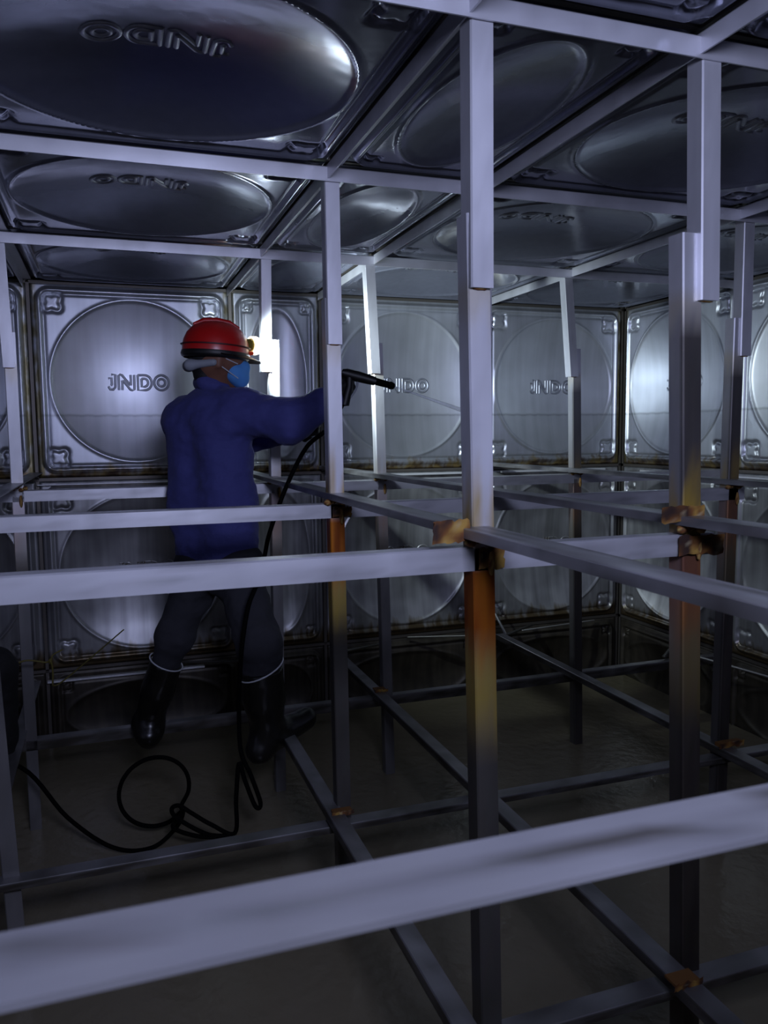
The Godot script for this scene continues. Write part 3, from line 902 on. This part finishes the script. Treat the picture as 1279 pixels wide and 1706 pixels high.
	part("ear_loop", local(b, at).done(), M.white, mk)
	# hard hat
	var hc := head + Vector3(-0.012, 0.026, 0.0)
	var ht := thing("hard_hat", "red hard hat worn by the man", "helmet", hc)
	var hb := Basis(F, Vector3.UP, Rt).rotated(Rt, -0.06)
	b = MB.new()
	b.lathe(Vector3.ZERO, hb, [[0.124, -0.010], [0.126, 0.0], [0.125, 0.02], [0.121, 0.045], [0.110, 0.072], [0.090, 0.096], [0.060, 0.113], [0.028, 0.121], [0.0, 0.123]], 40, Color.WHITE, 1.05, 0.86)
	b.tube([hb * Vector3(-0.09, 0.103, 0), hb * Vector3(-0.05, 0.121, 0), hb * Vector3(0, 0.126, 0), hb * Vector3(0.05, 0.121, 0), hb * Vector3(0.09, 0.103, 0)], [0.006, 0.011, 0.012, 0.011, 0.006], 8)
	part("helmet_shell", b.done(), M.red, ht)
	b = MB.new()
	var prev := -1
	for k in 33:
		var a := -PI * 0.5 + PI * k / 32.0
		var inn := Vector3(cos(a) * 0.125, -0.004, sin(a) * 0.106)
		var outr := Vector3(cos(a) * (0.128 + 0.055 * pow(cos(a), 1.2)), -0.010 - 0.014 * cos(a), sin(a) * 0.112)
		var f := b.vert(hb * inn, hb * Vector3(0.2, 1, 0).normalized(), Vector2.ZERO)
		b.vert(hb * outr, hb * Vector3(0.2, 1, 0).normalized(), Vector2.ZERO)
		b.vert(hb * (outr - Vector3(0, 0.005, 0)), hb * Vector3(0.3, -1, 0).normalized(), Vector2.ZERO)
		b.vert(hb * (inn - Vector3(0, 0.008, 0)), hb * Vector3(0, -1, 0).normalized(), Vector2.ZERO)
		if prev >= 0:
			for s in 3: b.quad(prev + s, prev + s + 1, f + s + 1, f + s)
		prev = f
	part("brim", b.done(), M.darkred, ht)
	b = MB.new()
	b.lathe(Vector3.ZERO, hb, [[0.119, -0.026], [0.126, -0.021], [0.130, -0.011], [0.127, 0.001]], 40, Color.WHITE, 1.05, 0.86)
	part("rim_band", b.done(), M.black, ht)
	b = MB.new()
	nets(b, [[Vector3(-0.105, -0.052, 0.03), Vector3(-0.105, -0.052, -0.03), 0.018, 0.018], [Vector3(-0.105, -0.052, 0.03), Vector3(-0.02, -0.045, 0.085), 0.018, 0.014], [Vector3(-0.105, -0.052, -0.03), Vector3(-0.02, -0.045, -0.085), 0.018, 0.014]], 0.006, 120.0, 0.0)
	part("headband", b.done(), M.grey, ht)
	# headlamp: strap, lamp body, lens, its light
	var lp := hc + F * 0.122 + Vector3(0, 0.034, 0.0)
	var hl := thing("headlamp", "lit headlamp strapped to the front of the red hard hat", "headlamp", lp)
	var aim := Vector3(0.87, 0.0, -0.48).normalized()
	var fb := Basis(aim.cross(Vector3.UP).normalized(), aim, aim.cross(Vector3.UP).normalized().cross(aim))
	b = MB.new()
	b.lathe(Vector3.ZERO, fb, [[0.0, -0.022], [0.018, -0.022], [0.021, -0.018], [0.024, 0.0], [0.027, 0.022], [0.030, 0.024]], 24)
	part("lamp_body", b.done(), M.olive, hl)
	b = MB.new()
	b.lathe(Vector3.ZERO, fb, [[0.030, 0.020], [0.037, 0.026], [0.038, 0.046], [0.033, 0.060], [0.020, 0.068], [0.0, 0.070]], 24)
	part("lens", b.done(), M.lens, hl)
	b = MB.new()
	var pts := []
	for k in 25:
		var a := TAU * k / 24.0
		pts.push_back(hc - lp + hb * Vector3(cos(a) * 0.131, 0.024, sin(a) * 0.108))
	b.tube(pts, 0.008, 6, Color.WHITE, 0.4)
	part("strap", b.done(), M.darkred, hl)
	b = MB.new()
	b.box(Vector3(0.004, -0.034, 0.012), Vector3(0.042, 0.014, 0.030), Basis(Vector3.UP, 0.4), Color.WHITE, 0.004)
	b.box(Vector3(0.0, -0.050, 0.010), Vector3(0.030, 0.012, 0.024), Basis(Vector3.UP, 0.4), Color.WHITE, 0.004)
	part("lamp_bracket", b.done(), M.orange, hl)
	var sp := SpotLight3D.new()
	sp.name = "headlamp_light"
	sp.light_color = Color(0.90, 0.97, 1.0)
	sp.light_energy = HEAD_E
	sp.spot_range = 12.0; sp.spot_attenuation = 2.0; sp.spot_angle = 62.0; sp.spot_angle_attenuation = 1.0
	sp.light_size = 0.03; sp.shadow_enabled = true
	hl.add_child(sp)
	sp.position = aim * 0.080
	sp.look_at_from_position(sp.global_position, sp.global_position + Vector3(0.72, -0.04, -0.69), Vector3.UP)
	# spray lance in the right hand
	var la0 := Vector3(0.200, 1.952, 1.447)
	var la1 := Vector3(0.395, 1.898, 1.488)
	var sg := thing("spray_lance", "black pressure spray lance held out by the man", "spray lance", la0)
	b = MB.new()
	var ld := la1 - la0
	b.tube([Vector3.ZERO, ld * 0.08, ld * 0.3, ld * 0.62, ld * 0.66], [0.013, 0.019, 0.021, 0.017, 0.012], 12)
	part("barrel", b.done(), M.black, sg)
	b = MB.new()
	b.tube([ld * 0.62, ld * 0.9, ld * 0.92, ld], [0.014, 0.013, 0.016, 0.011], 12)
	part("nozzle", b.done(), M.hose, sg)
	b = MB.new()
	b.tube([ld * 0.14, ld * 0.10 + Vector3(0.006, -0.05, 0), ld * 0.04 + Vector3(0, -0.12, -0.002)], [0.016, 0.015, 0.018], 10)
	part("grip", b.done(), M.black, sg)
	b = MB.new()
	b.tube(catmull([ld * 0.30 - Vector3(0, 0.015, 0), ld * 0.26 - Vector3(0, 0.05, 0), ld * 0.16 - Vector3(0, 0.085, 0)], 4), 0.004, 6)
	part("trigger", b.done(), M.grey, sg)
	b = MB.new()
	var jet := []
	var jr := []
	for k in 9:
		jet.push_back((la1 - la0).normalized() * 0.03 * k + Vector3(0.012, -0.006, 0.0) * k)
		jr.push_back(0.0025 + 0.0009 * k)
	b.tube(jet, jr, 8)
	tag(part("water_jet", b.done(), M.spray, self, la1), "thin pale water jet leaving the lance nozzle", "water", "", "stuff")
	# hose
	var hp := [Vector3(0.20, 1.83, 1.447), Vector3(0.14, 1.74, 1.45), Vector3(0.05, 1.67, 1.47), Vector3(-0.035, 1.53, 1.50), Vector3(-0.100, 1.36, 1.49), Vector3(-0.123, 1.268, 1.49), Vector3(-0.155, 1.177, 1.51), Vector3(-0.196, 1.10, 1.548), Vector3(-0.221, 0.965, 1.545), Vector3(-0.231, 0.822, 1.520), Vector3(-0.23, 0.697, 1.472), Vector3(-0.23, 0.54, 1.489), Vector3(-0.198, 0.446, 1.51), Vector3(-0.168, 0.342, 1.531), Vector3(-0.187, 0.331, 1.525), Vector3(-0.22, 0.428, 1.504), Vector3(-0.238, 0.491, 1.491), Vector3(-0.254, 0.361, 1.499), Vector3(-0.264, 0.231, 1.509), Vector3(-0.346, 0.264, 1.478), Vector3(-0.416, 0.309, 1.449), Vector3(-0.458, 0.336, 1.431), Vector3(-0.484, 0.323, 1.424), Vector3(-0.464, 0.287, 1.434), Vector3(-0.362, 0.228, 1.476), Vector3(-0.279, 0.222, 1.505), Vector3(-0.384, 0.219, 1.469), Vector3(-0.479, 0.238, 1.40), Vector3(-0.44, 0.25, 1.32)]
	var cc := Vector3(-0.535, 0.315, 1.20)
	for k in range(0, 14):
		var a := TAU * k / 13.0 - 0.7
		hp.push_back(cc + Vector3(cos(a) * 0.135, sin(a) * 0.135, 0.004 * k))
	hp.append_array([Vector3(-0.46, 0.19, 1.30), Vector3(-0.56, 0.142, 1.34), Vector3(-0.70, 0.15, 1.30), Vector3(-0.86, 0.26, 1.22), Vector3(-1.02, 0.46, 1.16), Vector3(-1.25, 0.50, 1.12), Vector3(-1.6, 0.42, 1.1)])
	b = MB.new()
	b.tube(catmull(hp, 7), 0.0085, 8)
	var hs := part("hose", local(b, Vector3(-0.3, 0.14, 1.35)).done(), M.hose, self, Vector3(-0.3, 0.14, 1.35))
	tag(hs, "thin black hose hanging from the lance and coiled above the water", "hose")

func build_oddments() -> void:
	var b := MB.new()
	# yellow cord with tied ends at the left
	var z := 1.15
	var pts := [Vector3(-1.30, 0.90, z), Vector3(-1.09, 0.872, z), Vector3(-1.04, 0.858, z), Vector3(-0.98, 0.872, z), Vector3(-0.915, 0.858, z), Vector3(-0.895, 0.862, z + 0.01), Vector3(-0.890, 0.82, z), Vector3(-0.893, 0.765, z)]
	b.tube(catmull(pts, 5), 0.0035, 6)
	b.tube(catmull([Vector3(-0.895, 0.862, z), Vector3(-0.885, 0.885, z), Vector3(-0.850, 0.902, z)], 4), 0.003, 6)
	b.tube(catmull([Vector3(-0.893, 0.765, z), Vector3(-0.87, 0.768, z), Vector3(-0.80, 0.795, z - 0.1), Vector3(-0.62, 0.83, 0.6)], 5), 0.003, 6)
	lump(b, Vector3(-0.897, 0.860, z), Vector3(0.008, 0.010, 0.008), 5)
	tag(part("cord", local(b, Vector3(-0.9, 0.86, z)).done(), M.cord, self, Vector3(-0.9, 0.86, z)), "thin yellowish cord tied across at the far left below the bars", "cord")
	b = MB.new()
	var c := Vector3(-1.075, 0.56, 1.2)
	nets(b, [[Vector3(-1.09, 0.86, 1.2), Vector3(-1.075, 0.62, 1.2), 0.085, 0.045], [Vector3(-1.075, 0.62, 1.2), Vector3(-1.062, 0.53, 1.2), 0.045, 0.032], [Vector3(-1.14, 0.84, 1.2), Vector3(-1.09, 0.66, 1.2), 0.08, 0.04]], 0.011, 40.0, 0.012)
	tag(part("cloth_bag", local(b, c).done(), M.bag, self, c), "black sagging bag hanging behind the left post", "bag")

func build_added_lamp() -> void:
	# added lamp, unseen behind the camera, standing in for an unknown source there
	var at := LAMP_AT
	var o := thing("added_floodlight", "added unseen lamp panel behind and above the camera", "lamp", at)
	var aim := LAMP_AIM.normalized()
	var r := aim.cross(Vector3.UP).normalized()
	var bs := Basis(r, r.cross(aim), -aim)
	var b := MB.new()
	b.box(aim * -0.02, Vector3(LAMP_SIZE.x + 0.04, LAMP_SIZE.y + 0.04, 0.035), bs, Color.WHITE, 0.006)
	for k in 7: b.box(aim * -0.045 + r * (k - 3) * 0.03, Vector3(0.006, 0.15, 0.02), bs)
	part("housing", b.done(), M.black, o)
	b = MB.new()
	b.box(aim * 0.0, Vector3(LAMP_SIZE.x, LAMP_SIZE.y, 0.006), bs)
	part("lamp_lens", b.done(), M.led, o)
	b = MB.new()
	b.tube([Vector3(0, 0.16, 0) + r * 0.1, Vector3(0, 0.28, 0) + r * 0.1, Vector3(0, 0.28, 0) - r * 0.1, Vector3(0, 0.16, 0) - r * 0.1], 0.005, 6)
	part("bracket", b.done(), M.black, o)
	var l := AreaLight3D.new()
	l.name = "added_floodlight_light"
	l.light_color = Color(0.80, 0.83, 1.0)
	l.light_energy = LAMP_E
	l.area_size = LAMP_SIZE
	l.area_range = 14.0; l.area_attenuation = 2.0; l.shadow_enabled = true
	o.add_child(l)
	l.basis = bs
	l.position = aim * 0.012

func _ready() -> void:
	var cam := Camera3D.new()
	cam.name = "camera"
	var lens := CameraAttributesPhysical.new()
	lens.frustum_focal_length = 18.605                  # 65.65 degrees
	lens.frustum_focus_distance = 3.1
	lens.exposure_aperture = 6.6
	cam.attributes = lens
	cam.fov = 65.65
	cam.near = 0.02
	cam.rotation_order = EULER_ORDER_YXZ
	cam.position = Vector3(-0.6549, 1.7189, 4.3871)
	cam.rotation = Vector3(-0.0987, -0.3332, -0.0099)
	add_child(cam)
	cam.current = true
	var we := WorldEnvironment.new()
	we.name = "environment"
	var env := Environment.new()
	env.background_mode = Environment.BG_COLOR
	env.background_color = Color(0.0, 0.0, 0.0)
	env.tonemap_mode = Environment.TONE_MAPPER_LINEAR
	env.tonemap_exposure = EXPOSURE
	env.sdfgi_enabled = true; env.ssao_enabled = true; env.ssil_enabled = true
	we.environment = env
	add_child(we)
	make_materials()
	build_added_lamp()
	build_room()
	build_frame()
	build_person()
	build_oddments()
